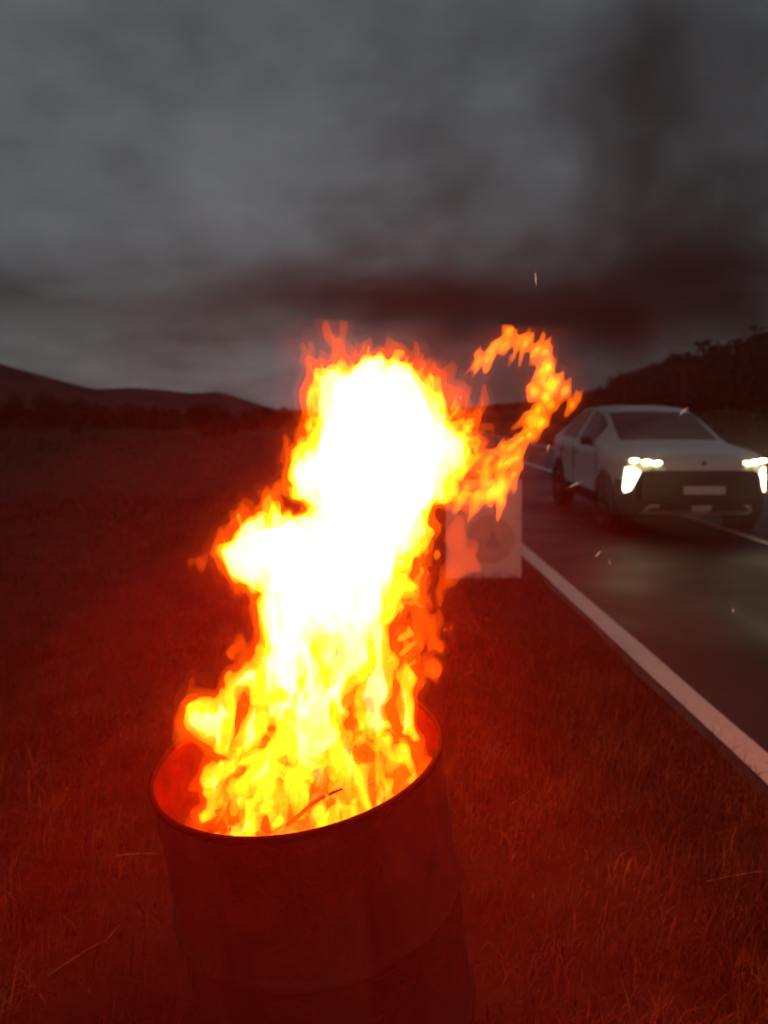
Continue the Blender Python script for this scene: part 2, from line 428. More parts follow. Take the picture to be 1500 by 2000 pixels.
# ------------------------------------------------------------------ board on the verge
def board():
    p = at(945, 1122, 7.0); x, y = float(p[0]), 7.0
    g = float(ground_z(np.array(x), np.array(y))) + .012
    root = empty('placard', (x, y, g), (math.radians(-5), 0, math.radians(2)))
    white = pbr('board_white', (.64, .61, .57), .55, var=.06, scale=4, bump=.05)
    W, H = .71, .92
    link('panel', bm_mesh('panel', lambda bm: box(bm, (0, 0, H / 2 + .0), (W, .012, H), .002)), white, root)
    wood = pbr('batten_wood', (.28, .2, .12), .8, var=.3, scale=14)
    for s in (-1, 1):
        link('batten', bm_mesh('batten', lambda bm: box(bm, (s * .28, .022, H / 2 - .005), (.04, .028, H - .03), .002)), wood, root)
    def stay(bm):
        box(bm, (0, .20, H * .42), (.035, .025, H * .98), .002, Matrix.Rotation(math.radians(22), 4, 'X'))
    link('stay', bm_mesh('stay', stay), wood, root)
    # faint round print with a dark figure in it
    pale = pbr('print_ochre', (.53, .45, .37), .6, var=.1, scale=9); dark = pbr('print_dark', (.40, .32, .28), .6, var=.2, scale=9); red = pbr('print_red', (.66, .36, .32), .6, var=.1)
    def disc(bm, cx, cz, r, y_, sq=1.0, pts=40):
        vs_ = [bm.verts.new((cx + r * math.cos(a), y_, cz + r * sq * math.sin(a))) for a in np.linspace(0, 2 * math.pi, pts, endpoint=False)]
        f = bm.faces.new(vs_); f.normal_update(); bmesh.ops.solidify(bm, geom=[f], thickness=.001)
    link('round_print', bm_mesh('round_print', lambda bm: disc(bm, .06, .36, .225, -.0085)), pale, root)
    def fig(bm):
        pl = [(.02, .30), (.03, .36), (.06, .37), (.05, .42), (.085, .44), (.11, .41), (.105, .37), (.14, .35), (.16, .29), (.10, .27), (.05, .275)]
        f = bm.faces.new([bm.verts.new((a, -.0105, b)) for a, b in pl]); f.normal_update(); bmesh.ops.solidify(bm, geom=[f], thickness=.001)
    link('printed_figure', bm_mesh('printed_figure', fig), dark, root)
    link('printed_dot', bm_mesh('printed_dot', lambda bm: disc(bm, -.05, .21, .022, -.0105, 1.2, 16)), red, root)
    tag(root, 'white upright board with a faint round print standing on the grass verge', 'board')
board()

# ------------------------------------------------------------------ car
def car():
    root = empty('car', (4.06, 9.95, 0.0), (0, 0, math.radians(180 - 1.6)))   # origin under the front axle, +y forward
    paint = pbr('car_paint', (.78, .78, .76), .32, var=.03, scale=2, coat=.6)
    glass = pbr('car_glass', (.012, .013, .015), .10, var=.1, spec=.3)
    plastic = pbr('car_plastic', (.018, .018, .019), .55, var=.2, scale=20)
    rubber = pbr('tyre_rubber', (.02, .02, .02), .85, var=.3, scale=30)
    alloy = pbr('alloy', (.10, .10, .10), .45, metal=.7, var=.1)
    FY, RY = .90, -3.52       # nose, tail
    # stations: y, floor z, belt half width, sill half width, belt z, top z (centre), top half width
    S = np.array([
        [.90, .42, .78, .76, .80, .84, .60], [.86, .34, .86, .83, .90, .96, .66], [.76, .28, .905, .87, .955, 1.015, .70], [.55, .25, .925, .89, 1.00, 1.055, .72],
        [.25, .24, .935, .905, 1.03, 1.09, .72], [-.05, .24, .94, .91, 1.05, 1.12, .72], [-.28, .24, .94, .91, 1.06, 1.145, .715],
        [-.55, .24, .94, .91, 1.065, 1.27, .69], [-.85, .24, .94, .91, 1.07, 1.42, .66], [-1.12, .24, .94, .91, 1.075, 1.545, .63], [-1.30, .24, .94, .91, 1.08, 1.590, .62],
        [-1.65, .24, .94, .91, 1.085, 1.625, .62], [-2.05, .24, .94, .91, 1.09, 1.625, .615], [-2.5, .24, .94, .91, 1.10, 1.595, .60], [-2.85, .26, .935, .90, 1.12, 1.54, .58],
        [-3.1, .30, .93, .89, 1.13, 1.46, .57], [-3.3, .34, .92, .87, 1.13, 1.30, .60], [-3.45, .40, .88, .84, 1.08, 1.14, .64], [-3.52, .46, .80, .78, .98, 1.02, .62]])
    ys = np.concatenate([np.linspace(S[i, 0], S[i + 1, 0], 6, endpoint=False) for i in range(len(S) - 1)] + [[S[-1, 0]]])
    def col(k):
        c = np.interp(-ys, -S[:, 0], S[:, k]); w = np.array([1, 2, 3, 4, 3, 2, 1.]) / 16
        d = np.convolve(np.pad(c, 3, mode='edge'), w, 'valid'); d[:4] = c[:4]; d[-4:] = c[-4:]; return d
    fz, bw, sw, bz, tz, tw = (col(k) for k in range(1, 7))
    rings = []
    for i, y in enumerate(ys):
        H = bz[i] - fz[i]
        half = [(0, fz[i]), (sw[i] * .8, fz[i]), (sw[i], fz[i] + .05), (bw[i] * .995, fz[i] + H * .25), (bw[i] * 1.0, fz[i] + H * .45), (bw[i] * .985, fz[i] + H * .62),
                (bw[i] * .992, fz[i] + H * .85), (bw[i] * .965, bz[i])]
        T = tz[i] - bz[i]; gx = bw[i] * .945; ed = tw[i]
        half += [(gx, bz[i] + T * .06), (gx + (ed - gx) * .5, bz[i] + T * .47), (ed + (gx - ed) * .06, bz[i] + T * .86), (ed * .93, bz[i] + T * .95), (ed * .5, bz[i] + T * .995), (0, tz[i])]
        ring = [(x, z) for x, z in half] + [(-x, z) for x, z in half[-2:0:-1]]
        rings.append(ring)
    nr = len(rings[0]); V = []
    for y, ring in zip(ys, rings):
        for x, z in ring:
            wf = np.clip((y - .1) / .8, 0, 1); wr = np.clip((-3.0 - y) / .5, 0, 1)
            yy = y - wf * .30 * (abs(x) / .93) ** 3 + wr * .12 * (abs(x) / .93) ** 3
            V.append((x, yy, z))
    cls = {'body': [], 'windscreen': [], 'side_window': [], 'rear_window': [], 'lower_cladding': []}
    nh = 14
    for i in range(len(ys) - 1):
        ym = (ys[i] + ys[i + 1]) / 2
        for k in range(nr):
            q = (i * nr + k, i * nr + (k + 1) % nr, (i + 1) * nr + (k + 1) % nr, (i + 1) * nr + k)
            kk = k if k < nh - 1 else nr - 1 - k
            c = 'body'
            if kk in (11, 12) and -1.12 < ym < -.30: c = 'windscreen'
            elif kk in (8, 9) and -2.85 < ym < -.80 and not (-1.78 < ym < -1.68): c = 'side_window'
            elif kk in (11, 12) and -3.28 < ym < -2.86: c = 'rear_window'
            elif kk in (1, 2) or (kk in (3, 4) and ym > .5): c = 'lower_cladding'
            cls[c].append(q)
    cls['lower_cladding'].append(tuple(range(nr))); cls['body'].append(tuple((len(ys) - 1) * nr + k for k in range(nr - 1, -1, -1)))
    def sub(name, faces, mat, parent):
        if not faces: return None
        idx = sorted({v for f in faces for v in f}); mp = {v: i for i, v in enumerate(idx)}
        me = mesh(name, [V[v] for v in idx], [tuple(mp[v] for v in f) for f in faces])
        return link(name, me, mat, parent, smooth=True)
    body = sub('body', cls['body'], paint, root)
    sub('lower_cladding', cls['lower_cladding'], plastic, root)
    sub('windscreen', cls['windscreen'], glass, root); sub('rear_window', cls['rear_window'], glass, root)
    for s in (1, -1):
        for rng_ in ((-1.73, 0), (-9, -1.73)):
            fs = [f for f in cls['side_window'] if (V[f[0]][0] > 0) == (s > 0) and rng_[0] < (V[f[0]][1] + V[f[2]][1]) / 2 < rng_[1]]
            sub('side_window', fs, glass, root)
    # front surface of the nose at a given x, z
    def fy(x, z):
        best = -9
        for y, ring in zip(ys, rings):
            hw = max(p[0] for p in ring if abs(p[1] - z) < .2) if any(abs(p[1] - z) < .2 for p in ring) else 0
            zt = max(p[1] for p in ring); zb = min(p[1] for p in ring)
            if zb <= z <= zt and abs(x) <= hw:
                w = np.clip((y - .1) / .8, 0, 1); best = max(best, y - w * .30 * (abs(x) / .93) ** 3)
        return best
    def patch(name, poly, mat, parent, off=.012, th=.03, sub_=4):
        """polygon in x,z laid on the nose, with thickness"""
        bm = bmesh.new(); vs_ = []
        pts = []
        for (a, b), (c, d) in zip(poly, poly[1:] + poly[:1]):
            for t in np.linspace(0, 1, sub_, endpoint=False): pts.append((a + (c - a) * t, b + (d - b) * t))
        f_ = [bm.verts.new((x, fy(x, z) + off, z)) for x, z in pts]; b_ = [bm.verts.new((x, fy(x, z) + off - th, z)) for x, z in pts]
        bm.faces.new(f_); bm.faces.new(b_[::-1]); n = len(pts)
        for i in range(n): bm.faces.new((f_[i], b_[i], b_[(i + 1) % n], f_[(i + 1) % n]))
        bmesh.ops.triangulate(bm, faces=[f for f in bm.faces if len(f.verts) > 4])
        bmesh.ops.recalc_face_normals(bm, faces=bm.faces)
        me = bpy.data.meshes.new(name); bm.to_mesh(me); bm.free()
        return link(name, me, mat, parent)
    grille = patch('grille', [(-.58, .885), (.58, .885), (.67, .74), (.68, .56), (.66, .472), (-.66, .472), (-.68, .56), (-.67, .74)], plastic, root, .012, .04)
    for z in (.64, .70, .76, .82):
        link('grille_bar', bm_mesh('grille_bar', lambda bm: box(bm, (0, fy(0, z) + .014, z), (.92, .010, .010), .002)), pbr('grille_trim', (.05, .05, .05), .4, metal=.5), grille)
    patch('lower_intake', [(-.70, .465), (.70, .465), (.70, .33), (-.70, .33)], plastic, root, .014, .06)
    plate = pbr('plate_white', (.7, .7, .66), .4, var=.05)
    link('number_plate', bm_mesh('number_plate', lambda bm: box(bm, (0, fy(0, .60) + .03, .605), (.50, .014, .10), .004)), plate, root)
    def badge(bm):
        f = bm.faces.new([bm.verts.new(p) for p in ((-.035, fy(0, .92) + .012, .93), (0, fy(0, .92) + .016, .955), (.035, fy(0, .92) + .012, .93), (0, fy(0, .92) + .016, .88))]); f.normal_update(); bmesh.ops.solidify(bm, geom=[f], thickness=.006)
    link('badge', bm_mesh('badge', badge), alloy, root)
    lamp = emit('headlamp_light', (1.0, .88, .40), 16.0); drl = emit('running_light', (1.0, .93, .62), 7.0)
    for s in (1, -1):
        hl = patch('headlight', [(s * .80, .985), (s * .46, .935), (s * .48, .895), (s * .82, .925)], plastic, root, .012, .05)
        for j, (xx, zz) in enumerate(((.775, .946), (.655, .934), (.54, .922))):
            def lens(bm):
                bmesh.ops.create_uvsphere(bm, u_segments=12, v_segments=8, radius=1.0)
                for v in bm.verts: v.co = Vector((v.co.x * .062 + s * xx, v.co.y * .022 + fy(s * xx, zz) + .018, v.co.z * .025 + zz))
            link('lens', bm_mesh('lens', lens), lamp, hl)
        patch('running_light', [(s * .86, .855), (s * .80, .862), (s * .72, .81), (s * .81, .58), (s * .86, .55), (s * .875, .58)], drl, root, .014, .03, 3)
        ld = bpy.data.lights.new('headlight_beam', 'SPOT'); lo = bpy.data.objects.new('headlight_beam', ld); COL.objects.link(lo); lo.parent = root
        ld.energy = 8; ld.color = (1.0, .88, .50); ld.spot_size = math.radians(120); ld.spot_blend = 1.0; ld.shadow_soft_size = .05
        lo.location = (s * .65, fy(s * .65, .93) + .10, .93); lo.rotation_euler = (math.radians(90 - 2), 0, 0)
        # mirror
        mi = link('mirror', bm_mesh('mirror', lambda bm: box(bm, (s * 1.01, -.72, 1.13), (.15, .10, .11), .03)), plastic, root, smooth=True)
        link('mirror_stalk', bm_mesh('mirror_stalk', lambda bm: box(bm, (s * .93, -.72, 1.085), (.10, .05, .035), .01)), plastic, mi)
        for yy in (-1.50, -2.45):
            link('door_handle', bm_mesh('door_handle', lambda bm: box(bm, (s * .945, yy, .93), (.022, .18, .028), .008)), alloy, root)
        for yy in (-.42, -1.73, -2.55):
            link('door_seam', bm_mesh('door_seam', lambda bm: box(bm, (s * .935, yy, .70), (.014, .007, .62))), plastic, root)
        for yy in (0, -2.68):
            # wheel housing: dark arch lip and liner
            def arch(bm):
                n = 24; a_ = [math.radians(-12 + 204 * i / n) for i in range(n + 1)]
                o = [bm.verts.new((s * .955, yy + .445 * math.cos(a), .34 + .445 * math.sin(a))) for a in a_]
                i_ = [bm.verts.new((s * .958, yy + .375 * math.cos(a), .34 + .375 * math.sin(a))) for a in a_]
                o2 = [bm.verts.new((s * .86, v.co.y, v.co.z)) for v in o]; i2 = [bm.verts.new((s * .70, v.co.y, v.co.z)) for v in i_]
                for k in range(n):
                    bm.faces.new((o[k], o[k + 1], i_[k + 1], i_[k])); bm.faces.new((o[k], o2[k], o2[k + 1], o[k + 1])); bm.faces.new((i_[k], i_[k + 1], i2[k + 1], i2[k]))
            link('wheel_arch', bm_mesh('wheel_arch', arch), plastic, root)
            link('wheel_well', bm_mesh('wheel_well', lambda bm: bmesh.ops.create_cone(bm, cap_ends=True, segments=28, radius1=.374, radius2=.374, depth=.20, matrix=Matrix.Translation((s * .851, yy, .34)) @ Matrix.Rotation(math.pi / 2, 4, 'Y'))), pbr('well_black', (.006,) * 3, .9), root)
            wh = empty('wheel', (s * .86, yy, .345)); wh.parent = root
            prof = [(.225, -.11), (.30, -.115), (.335, -.10), (.345, -.06), (.345, .06), (.335, .10), (.30, .115), (.225, .11), (.225, -.11)]
            V_, F_ = lathe(prof, 36); me = mesh('tyre', V_, F_); t = link('tyre', me, rubber, wh, smooth=True); t.rotation_euler = (0, math.pi / 2 * s, 0)
            def rim(bm):
                for k in range(5):
                    a = 2 * math.pi * k / 5
                    box(bm, (.0 + math.cos(a) * .12, math.sin(a) * .12, .105), (.20, .06, .03), .01, Matrix.Rotation(a, 4, 'Z'))
                bmesh.ops.create_cone(bm, cap_ends=True, segments=20, radius1=.05, radius2=.045, depth=.04, matrix=Matrix.Translation((0, 0, .11)))
                bmesh.ops.create_cone(bm, cap_ends=False, segments=36, radius1=.222, radius2=.222, depth=.22)
            r = link('rim', bm_mesh('rim', rim), alloy, wh); r.rotation_euler = (0, math.pi / 2 * s, 0)
    for s in (1, -1):
        tl = pbr('tail_lens', (.25, .01, .01), .2)
        link('tail_light', bm_mesh('tail_light', lambda bm: box(bm, (s * .74, -3.37, 1.0), (.26, .12, .09), .02)), tl, root)
    tag(root, 'white crossover car with glowing headlights coming along the road', 'car')
car()

# ------------------------------------------------------------------ drum
DC = np.array([-.1384, 1.4650, .8905]); DN = np.array([-.1280, -.0672, 1.0]); DN = DN / np.linalg.norm(DN)
DH, DR = .885, .29
_u = np.cross([0, 1, 0], DN); _u /= np.linalg.norm(_u); _v = np.cross(DN, _u)
DM = Matrix(((_u[0], _v[0], DN[0], 0), (_u[1], _v[1], DN[1], 0), (_u[2], _v[2], DN[2], 0), (0, 0, 0, 1)))
def drum():
    base = DC - DN * DH
    root = empty('steel_drum'); root.matrix_world = Matrix.Translation(base) @ DM
    m = bpy.data.materials.new('burnt_steel'); m.use_nodes = True; nt = m.node_tree; b = nt.nodes['Principled BSDF']
    tc = N(nt, 'ShaderNodeTexCoord')
    mp = N(nt, 'ShaderNodeMapping'); mp.inputs['Scale'].default_value = (1, 1, .35); L(nt, tc.outputs['Object'], mp.inputs[0])
    n = N(nt, 'ShaderNodeTexNoise', i_Scale=7.0, i_Detail=8.0, i_Roughness=.65, i_Distortion=.6); L(nt, mp.outputs[0], n.inputs[0])
    L(nt, ramp(nt, n.outputs[0], [(.34, (.014, .010, .009)), (.5, (.036, .018, .013)), (.62, (.070, .028, .016)), (.75, (.10, .050, .03))]), b.inputs['Base Color'])
    L(nt, ramp(nt, n.outputs[0], [(.35, (.5,) * 3), (.65, (.8,) * 3)]), b.inputs['Roughness'])
    b.inputs['Specular IOR Level'].default_value = .12
    n2 = N(nt, 'ShaderNodeTexNoise', i_Scale=60.0, i_Detail=4.0); L(nt, tc.outputs['Object'], n2.inputs[0])
    bp = N(nt, 'ShaderNodeBump', i_Strength=.35, i_Distance=.004); L(nt, n2.outputs[0], bp.inputs['Height']); L(nt, bp.outputs[0], b.inputs['Normal'])
    r = DR - .004
    prof = []
    def rib(z): return [(r, z - .022), (r + .005, z - .013), (r + .010, z - .005), (r + .011, z), (r + .010, z + .005), (r + .005, z + .013), (r, z + .022)]
    prof = [(r - .01, .012), (r, .016)] + rib(DH / 3) + rib(DH * 2 / 3) + [(r, DH - .014)]
    V, F = lathe(prof, 96)
    dent = lambda V: [(x * (1 + .006 * math.sin(3 * math.atan2(y, x) + z * 4)), y * (1 + .006 * math.sin(2 * math.atan2(y, x) + z * 6)), z) for x, y, z in V]
    rust = pbr('burnt_rust', (.032, .004, .0015), .9, var=.5, scale=9, bump=.4, bscale=50, spec=.04)
    Vi, Fi = lathe([(x - .003, z) for x, z in prof[::-1]], 96)
    link('inner_wall', mesh('inner_wall', dent(Vi), Fi), rust, root, smooth=True)
    V = dent(V)
    link('shell', mesh('shell', V, F), m, root, smooth=True)
    a = np.linspace(0, 2 * math.pi, 9)
    V, F = lathe([(r + .001 + .006 * math.cos(t), DH - .007 + .007 * math.sin(t)) for t in a], 96)
    link('rim', mesh('rim', V, F), pbr('soot', (.008, .004, .003), .95, spec=.02), root, smooth=True)
    V, F = lathe([(0.0001, .02), (r - .012, .02), (r - .006, .0), (r + .005, .0), (r + .006, .014), (r - .004, .0155)], 64)
    link('bottom', mesh('bottom', V, F), m, root)
    tag(root, 'dark open steel drum leaning on the grass with fire inside', 'drum')
drum()
def dp(x, y, z): return DC + _u * x + _v * y + DN * z      # drum space: origin at the middle of the rim

# ------------------------------------------------------------------ burning wood in the drum
def ember_mat():
    m = bpy.data.materials.new('burning_wood'); m.use_nodes = True; nt = m.node_tree; b = nt.nodes['Principled BSDF']
    tc = N(nt, 'ShaderNodeTexCoord'); n = N(nt, 'ShaderNodeTexNoise', i_Scale=22.0, i_Detail=5.0, i_Distortion=.8); L(nt, tc.outputs['Object'], n.inputs[0])
    L(nt, ramp(nt, n.outputs[0], [(.4, (.012, .010, .010)), (.7, (.05, .04, .035))]), b.inputs['Base Color'])
    b.inputs['Emission Color'].default_value = (1, .22, .02, 1)
    L(nt, ramp(nt, n.outputs[0], [(.46, (0,) * 3), (.60, (1.6,) * 3), (.75, (5,) * 3)]), b.inputs['Emission Strength'])
    b.inputs['Roughness'].default_value = .9
    return m
def wood_in_drum():
    em = ember_mat(); rng = np.random.default_rng(3)
    # bed of embers
    def bed(bm):
        bmesh.ops.create_grid(bm, x_segments=40, y_segments=40, size=.285)
        for v in list(bm.verts):
            if v.co.xy.length > .279: bm.verts.remove(v)
        for v in bm.verts:
            v.co.z = .03 * float(vnoise(np.array(v.co.x * 18), np.array(v.co.y * 18), np.array(.5))) + .02 * float(vnoise(np.array(v.co.x * 45), np.array(v.co.y * 45), np.array(3.5)))
    me = bm_mesh('ember_bed', bed)
    o = link('ember_bed', me, em, label='glowing bed of embers lying in the steel drum', cat='embers', kind='stuff'); o.matrix_world = Matrix.Translation(dp(0, 0, -.26)) @ DM
    sp = [((-.20, -.10, -.21), (.14, .05, -.15), .032, 'thick charred log lying low across the drum'),
          ((.17, -.16, -.22), (-.06, .14, -.13), .028, 'charred log crossing under the thin stick in the drum'),
          ((-.05, -.22, -.22), (.10, .20, -.17), .024, 'slim burning log lying from front to back in the drum')]
    for a, b, r, lab in sp:
        a, b = np.array(a), np.array(b); P = [dp(*(a + (b - a) * t)) + rng.normal(0, .006, 3) for t in np.linspace(0, 1, 7)]
        V, F = tube_arrays(P, [r * rng.uniform(.85, 1.1) for _ in P], 10)
        link('log', mesh('log', V, F), em, label=lab, cat='log', group='logs burning in the drum')
    # the thin dark stick seen against the flames near the front rim
    char = pbr('charred_stick', (.02, .013, .010), .9, var=.4, scale=40, bump=.5)
    P = [at(a, b, d) for a, b, d in ((560, 1612, 1.345), (585, 1592, 1.34), (606, 1572, 1.335), (628, 1558, 1.33), (650, 1548, 1.325), (668, 1541, 1.32))]
    V, F = tube_arrays(P, [.0036, .0042, .0034, .0042, .0030, .0018], 7)
    link('stick', mesh('stick', V, F), char, label='thin dark curved stick against the flames near the front rim', cat='stick')
wood_in_drum()

# ------------------------------------------------------------------ fire
VX = .005
FX0, FX1, FY0, FY1, FZ0, FZ1 = -.43, .47, 1.15, 1.70, .66, 1.74
def flames():
    gx = np.arange(FX0, FX1, VX, dtype=np.float32); gy = np.arange(FY0, FY1, VX, dtype=np.float32); gz = np.arange(FZ0, FZ1, VX, dtype=np.float32)
    X, Y, Z = np.meshgrid(gx, gy, gz, indexing='ij')
    # licking warp, stretched upwards and rising, weaker in the middle of the column
    def warp(s, sz, o): return vnoise(X / s + o, Y / s + o * 1.7, Z / sz + o * 2.3)
    AX, BX, CX = .014 * warp(.11, .16, 1.3), .015 * warp(.040, .065, 5.1), .009 * warp(.017, .034, 8.6)
    WX = X + AX + BX + CX
    WY = Y + .020 * warp(.11, .16, 11.7) + .011 * warp(.040, .065, 14.2)
    AZ, BZ = .016 * warp(.09, .12, 21.4) + .022 * warp(.036, .050, 24.9), .014 * warp(.016, .024, 28.3)
    WZ = Z + AZ + BZ
    SD = np.full(X.shape, .30, np.float32)
    def stroke(pts, k=.018, sy=1.0):
        """pts: (px, py, radius px, metres behind the drum axis)"""
        P = []
        for px, py, r, dy in pts:
            d = DC[1] + dy; P.append((*at(px, py, d), r * d / 1500))
        if len(P) == 1: P.append((P[0][0] + 1e-4, P[0][1], P[0][2], P[0][3]))
        for a, b in zip(P[:-1], P[1:]):
            a = np.array(a); b = np.array(b); pad = max(a[3], b[3]) + .075
            lo = np.minimum(a, b)[:3] - pad; hi = np.maximum(a, b)[:3] + pad
            i0, i1 = np.searchsorted(gx, [lo[0], hi[0]]); j0, j1 = np.searchsorted(gy, [lo[1], hi[1]]); k0, k1 = np.searchsorted(gz, [lo[2], hi[2]])
            s_ = (slice(i0, i1), slice(j0, j1), slice(k0, k1))
            if i0 == i1 or j0 == j1 or k0 == k1: continue
            ux = WX[s_] - a[0]; uy = (WY[s_] - a[1]); uz = WZ[s_] - a[2]; d = b[:3] - a[:3]
            t = np.clip((ux * d[0] + uy * d[1] + uz * d[2]) / (d @ d + 1e-9), 0, 1)
            dist = np.sqrt((ux - d[0] * t) ** 2 + ((uy - d[1] * t) / sy) ** 2 + (uz - d[2] * t) ** 2) - (a[3] + (b[3] - a[3]) * t)
            old = SD[s_]; h = np.clip(.5 + .5 * (old - dist) / k, 0, 1)
            SD[s_] = old + (dist - old) * h - k * h * (1 - h)
    rng = np.random.default_rng(17)
    # main column and crown
    stroke([(612, 1470, 36, -.05), (612, 1400, 78, -.04), (618, 1330, 98, -.01), (622, 1250, 106, .01), (630, 1180, 112, .02), (645, 1100, 128, .03), (660, 1050, 128, .04)], sy=.8)
    stroke([(655, 1060, 128, .03), (705, 1000, 128, .05), (735, 915, 150, .06), (745, 860, 140, .07)], sy=.7)
    stroke([(740, 860, 130, .07), (705, 800, 100, .08), (655, 765, 52, .08), (640, 742, 38, .08)], sy=.7)
    stroke([(740, 850, 130, .07), (760, 795, 92, .09), (775, 750, 44, .10)], sy=.7)
    stroke([(760, 890, 120, .06), (835, 885, 82, .08), (876, 862, 46, .09)], sy=.8)
    stroke([(780, 930, 80, .06), (835, 940, 48, .08), (860, 955, 26, .09)], sy=.8)
    stroke([(700, 920, 90, .04), (640, 915, 66, .02), (602, 945, 34, .01)])
    stroke([(645, 830, 50, .06), (630, 780, 36, .07), (618, 735, 22, .08)])
    # left lobe
    stroke([(640, 1075, 104, .0), (570, 1075, 86, -.03), (520, 1085, 74, -.04), (502, 1092, 60, -.04)], sy=.8)
    stroke([(560, 1020, 26, -.04), (532, 1000, 13, -.04), (524, 982, 5, -.04)]); stroke([(600, 990, 20, 0), (588, 965, 9, 0)])
    stroke([(545, 1150, 34, -.02), (535, 1230, 26, -.02), (530, 1290, 18, -.02)])
    # right flank of the column
    stroke([(720, 1010, 60, .03), (775, 1030, 40, .03), (808, 1005, 20, .03), (822, 980, 9, .03)])
    stroke([(720, 1110, 54, .02), (780, 1105, 30, .02), (822, 1066, 10, .02)])
    stroke([(700, 1200, 50, .0), (760, 1175, 30, 0), (808, 1148, 12, .0)])
    stroke([(720, 1180, 24, -.02), (770, 1165, 22, -.02), (825, 1185, 9, -.02)])
    stroke([(730, 1400, 40, .02), (740, 1310, 36, .02), (736, 1230, 26, .02), (765, 1190, 10, .02)])
    stroke([(785, 1400, 26, .03), (792, 1330, 16, .03), (786, 1280, 6, .03)])
    stroke([(760, 1420, 22, -.02), (775, 1350, 16, -.02), (760, 1290, 9, -.02), (768, 1262, 4, -.02)])
    # tongues at the crown
    for x0, y0, x1, y1, r in ((650, 750, 655, 690, 24), (612, 790, 604, 712, 18), (700, 760, 705, 708, 22), (745, 745, 740, 700, 20), (790, 760, 800, 715, 20), (825, 790, 838, 745, 18), (860, 820, 880, 775, 18), (690, 740, 672, 676, 12),
                              (900, 850, 945, 772, 17), (915, 880, 958, 812, 14), (880, 900, 930, 850, 20), (885, 940, 925, 900, 16), (860, 960, 905, 955, 16), (890, 970, 940, 950, 12), (605, 850, 602, 800, 16), (585, 930, 572, 960, 14)):
        stroke([(x0, y0, r, .08), ((x0 + x1) / 2 + rng.normal(0, 5), (y0 + y1) / 2, r * .75, .09), (x1, y1, r * .22, .10)], k=.012)
    # ragged licks all round the outline
    OL = np.array([(520, 1300), (514, 1230), (512, 1165), (470, 1135), (450, 1075), (488, 1030), (525, 1000), (570, 950), (582, 910), (602, 860), (602, 800), (602, 745), (640, 712), (700, 712), (760, 708), (812, 728), (850, 775), (892, 795), (922, 835), (930, 880), (902, 935), (855, 985), (828, 1005), (822, 1060), (806, 1150), (778, 1205), (790, 1280), (800, 1345)], float)
    for t in np.linspace(0, len(OL) - 1.001, 105):
        i = int(t); c = OL[i] + (OL[i + 1] - OL[i]) * (t - i) + rng.normal(0, 5, 2); tn = OL[i + 1] - OL[i]; nrm = np.array([tn[1], -tn[0]]) / np.hypot(*tn)
        d = nrm * rng.uniform(.25, .8) + np.array([.25 if c[0] > 700 else .0, -1.0]); d /= np.hypot(*d); ln = rng.gamma(3, 10) + 8; r = rng.uniform(6, 12); dd = .05 + rng.normal(0, .03) - (.06 if c[0] < 560 else 0)
        m_ = c + d * ln * .45 + np.array([d[1], -d[0]]) * rng.normal(0, 5); e_ = c + d * ln
        stroke([(*(c - d * 14), r * 1.2, dd), (*m_, r * .7, dd), (*e_, 1.0, dd + .01)], k=.009)
    # bright knot over the left rim and its tongues
    stroke([(412, 1435, 40, -.10), (400, 1400, 42, -.10), (418, 1352, 14, -.10), (414, 1330, 4, -.10)]); stroke([(395, 1425, 26, -.12), (362, 1418, 14, -.13), (336, 1448, 4, -.14)])
    stroke([(384, 1400, 18, -.11), (376, 1362, 9, -.11), (380, 1345, 3, -.11)]); stroke([(370, 1425, 14, -.12), (350, 1400, 7, -.12), (352, 1382, 2, -.12)])
    stroke([(425, 1400, 30, -.09), (470, 1350, 26, -.07), (520, 1315, 34, -.04), (560, 1270, 40, -.02)])
    stroke([(450, 1350, 18, -.08), (440, 1318, 8, -.08), (446, 1300, 2, -.08)])
    stroke([(470, 1345, 20, -.06), (464, 1300, 12, -.06), (449, 1262, 3, -.06)]); stroke([(510, 1320, 20, -.05), (500, 1280, 12, -.05), (496, 1250, 3, -.05)])
    stroke([(430, 1440, 24, -.10), (460, 1412, 22, -.09), (500, 1370, 26, -.07), (550, 1330, 30, -.04)])
    stroke([(450, 1490, 22, -.08), (480, 1440, 24, -.06), (530, 1390, 30, -.03)]); stroke([(395, 1530, 18, -.10), (430, 1490, 18, -.09), (455, 1450, 12, -.08)])
    stroke([(378, 1545, 12, -.11), (400, 1515, 12, -.10), (396, 1490, 5, -.10)]); stroke([(470, 1560, 22, -.12), (520, 1500, 26, -.08), (560, 1430, 30, -.04)])
    # strands inside the mouth, rising from the wood and joining the column
    for i in range(110):
        a = rng.uniform(0, 6.283); rr = math.sqrt(rng.random()) * .235
        p0 = dp(math.cos(a) * rr + .01, math.sin(a) * rr - .02, -.15 + rng.uniform(-.04, .08))
        j = rng.uniform(.30, .62); tgt = at(628 + rng.normal(0, 26), rng.uniform(1260, 1400), DC[1] - .01); tgt[1] += rng.normal(0, .03)
        end = p0 + (tgt - p0) * j; end[2] += .02
        c = (p0 + end) / 2 + np.array([rng.normal(0, .02), rng.normal(0, .015), .015])
        def inv(p): d = p - CAM; z = d @ _fw; return 750 + 1500 * (d @ _rt) / z, 1000 - 1500 * (d @ _up) / z, p[1] - DC[1]
        r = rng.uniform(10, 26)
        q = [inv(p0), inv(c), inv(end)]
        stroke([(q[0][0], q[0][1], r, q[0][2]), (q[1][0], q[1][1], r * .9, q[1][2]), (q[2][0], q[2][1], r * .35, q[2][2])], k=.010)
    stroke([(830, 1500, 10, -.02), (812, 1452, 14, -.0), (795, 1405, 18, .02)]); stroke([(840, 1502, 12, -.06), (790, 1540, 14, -.10), (720, 1580, 14, -.14)])
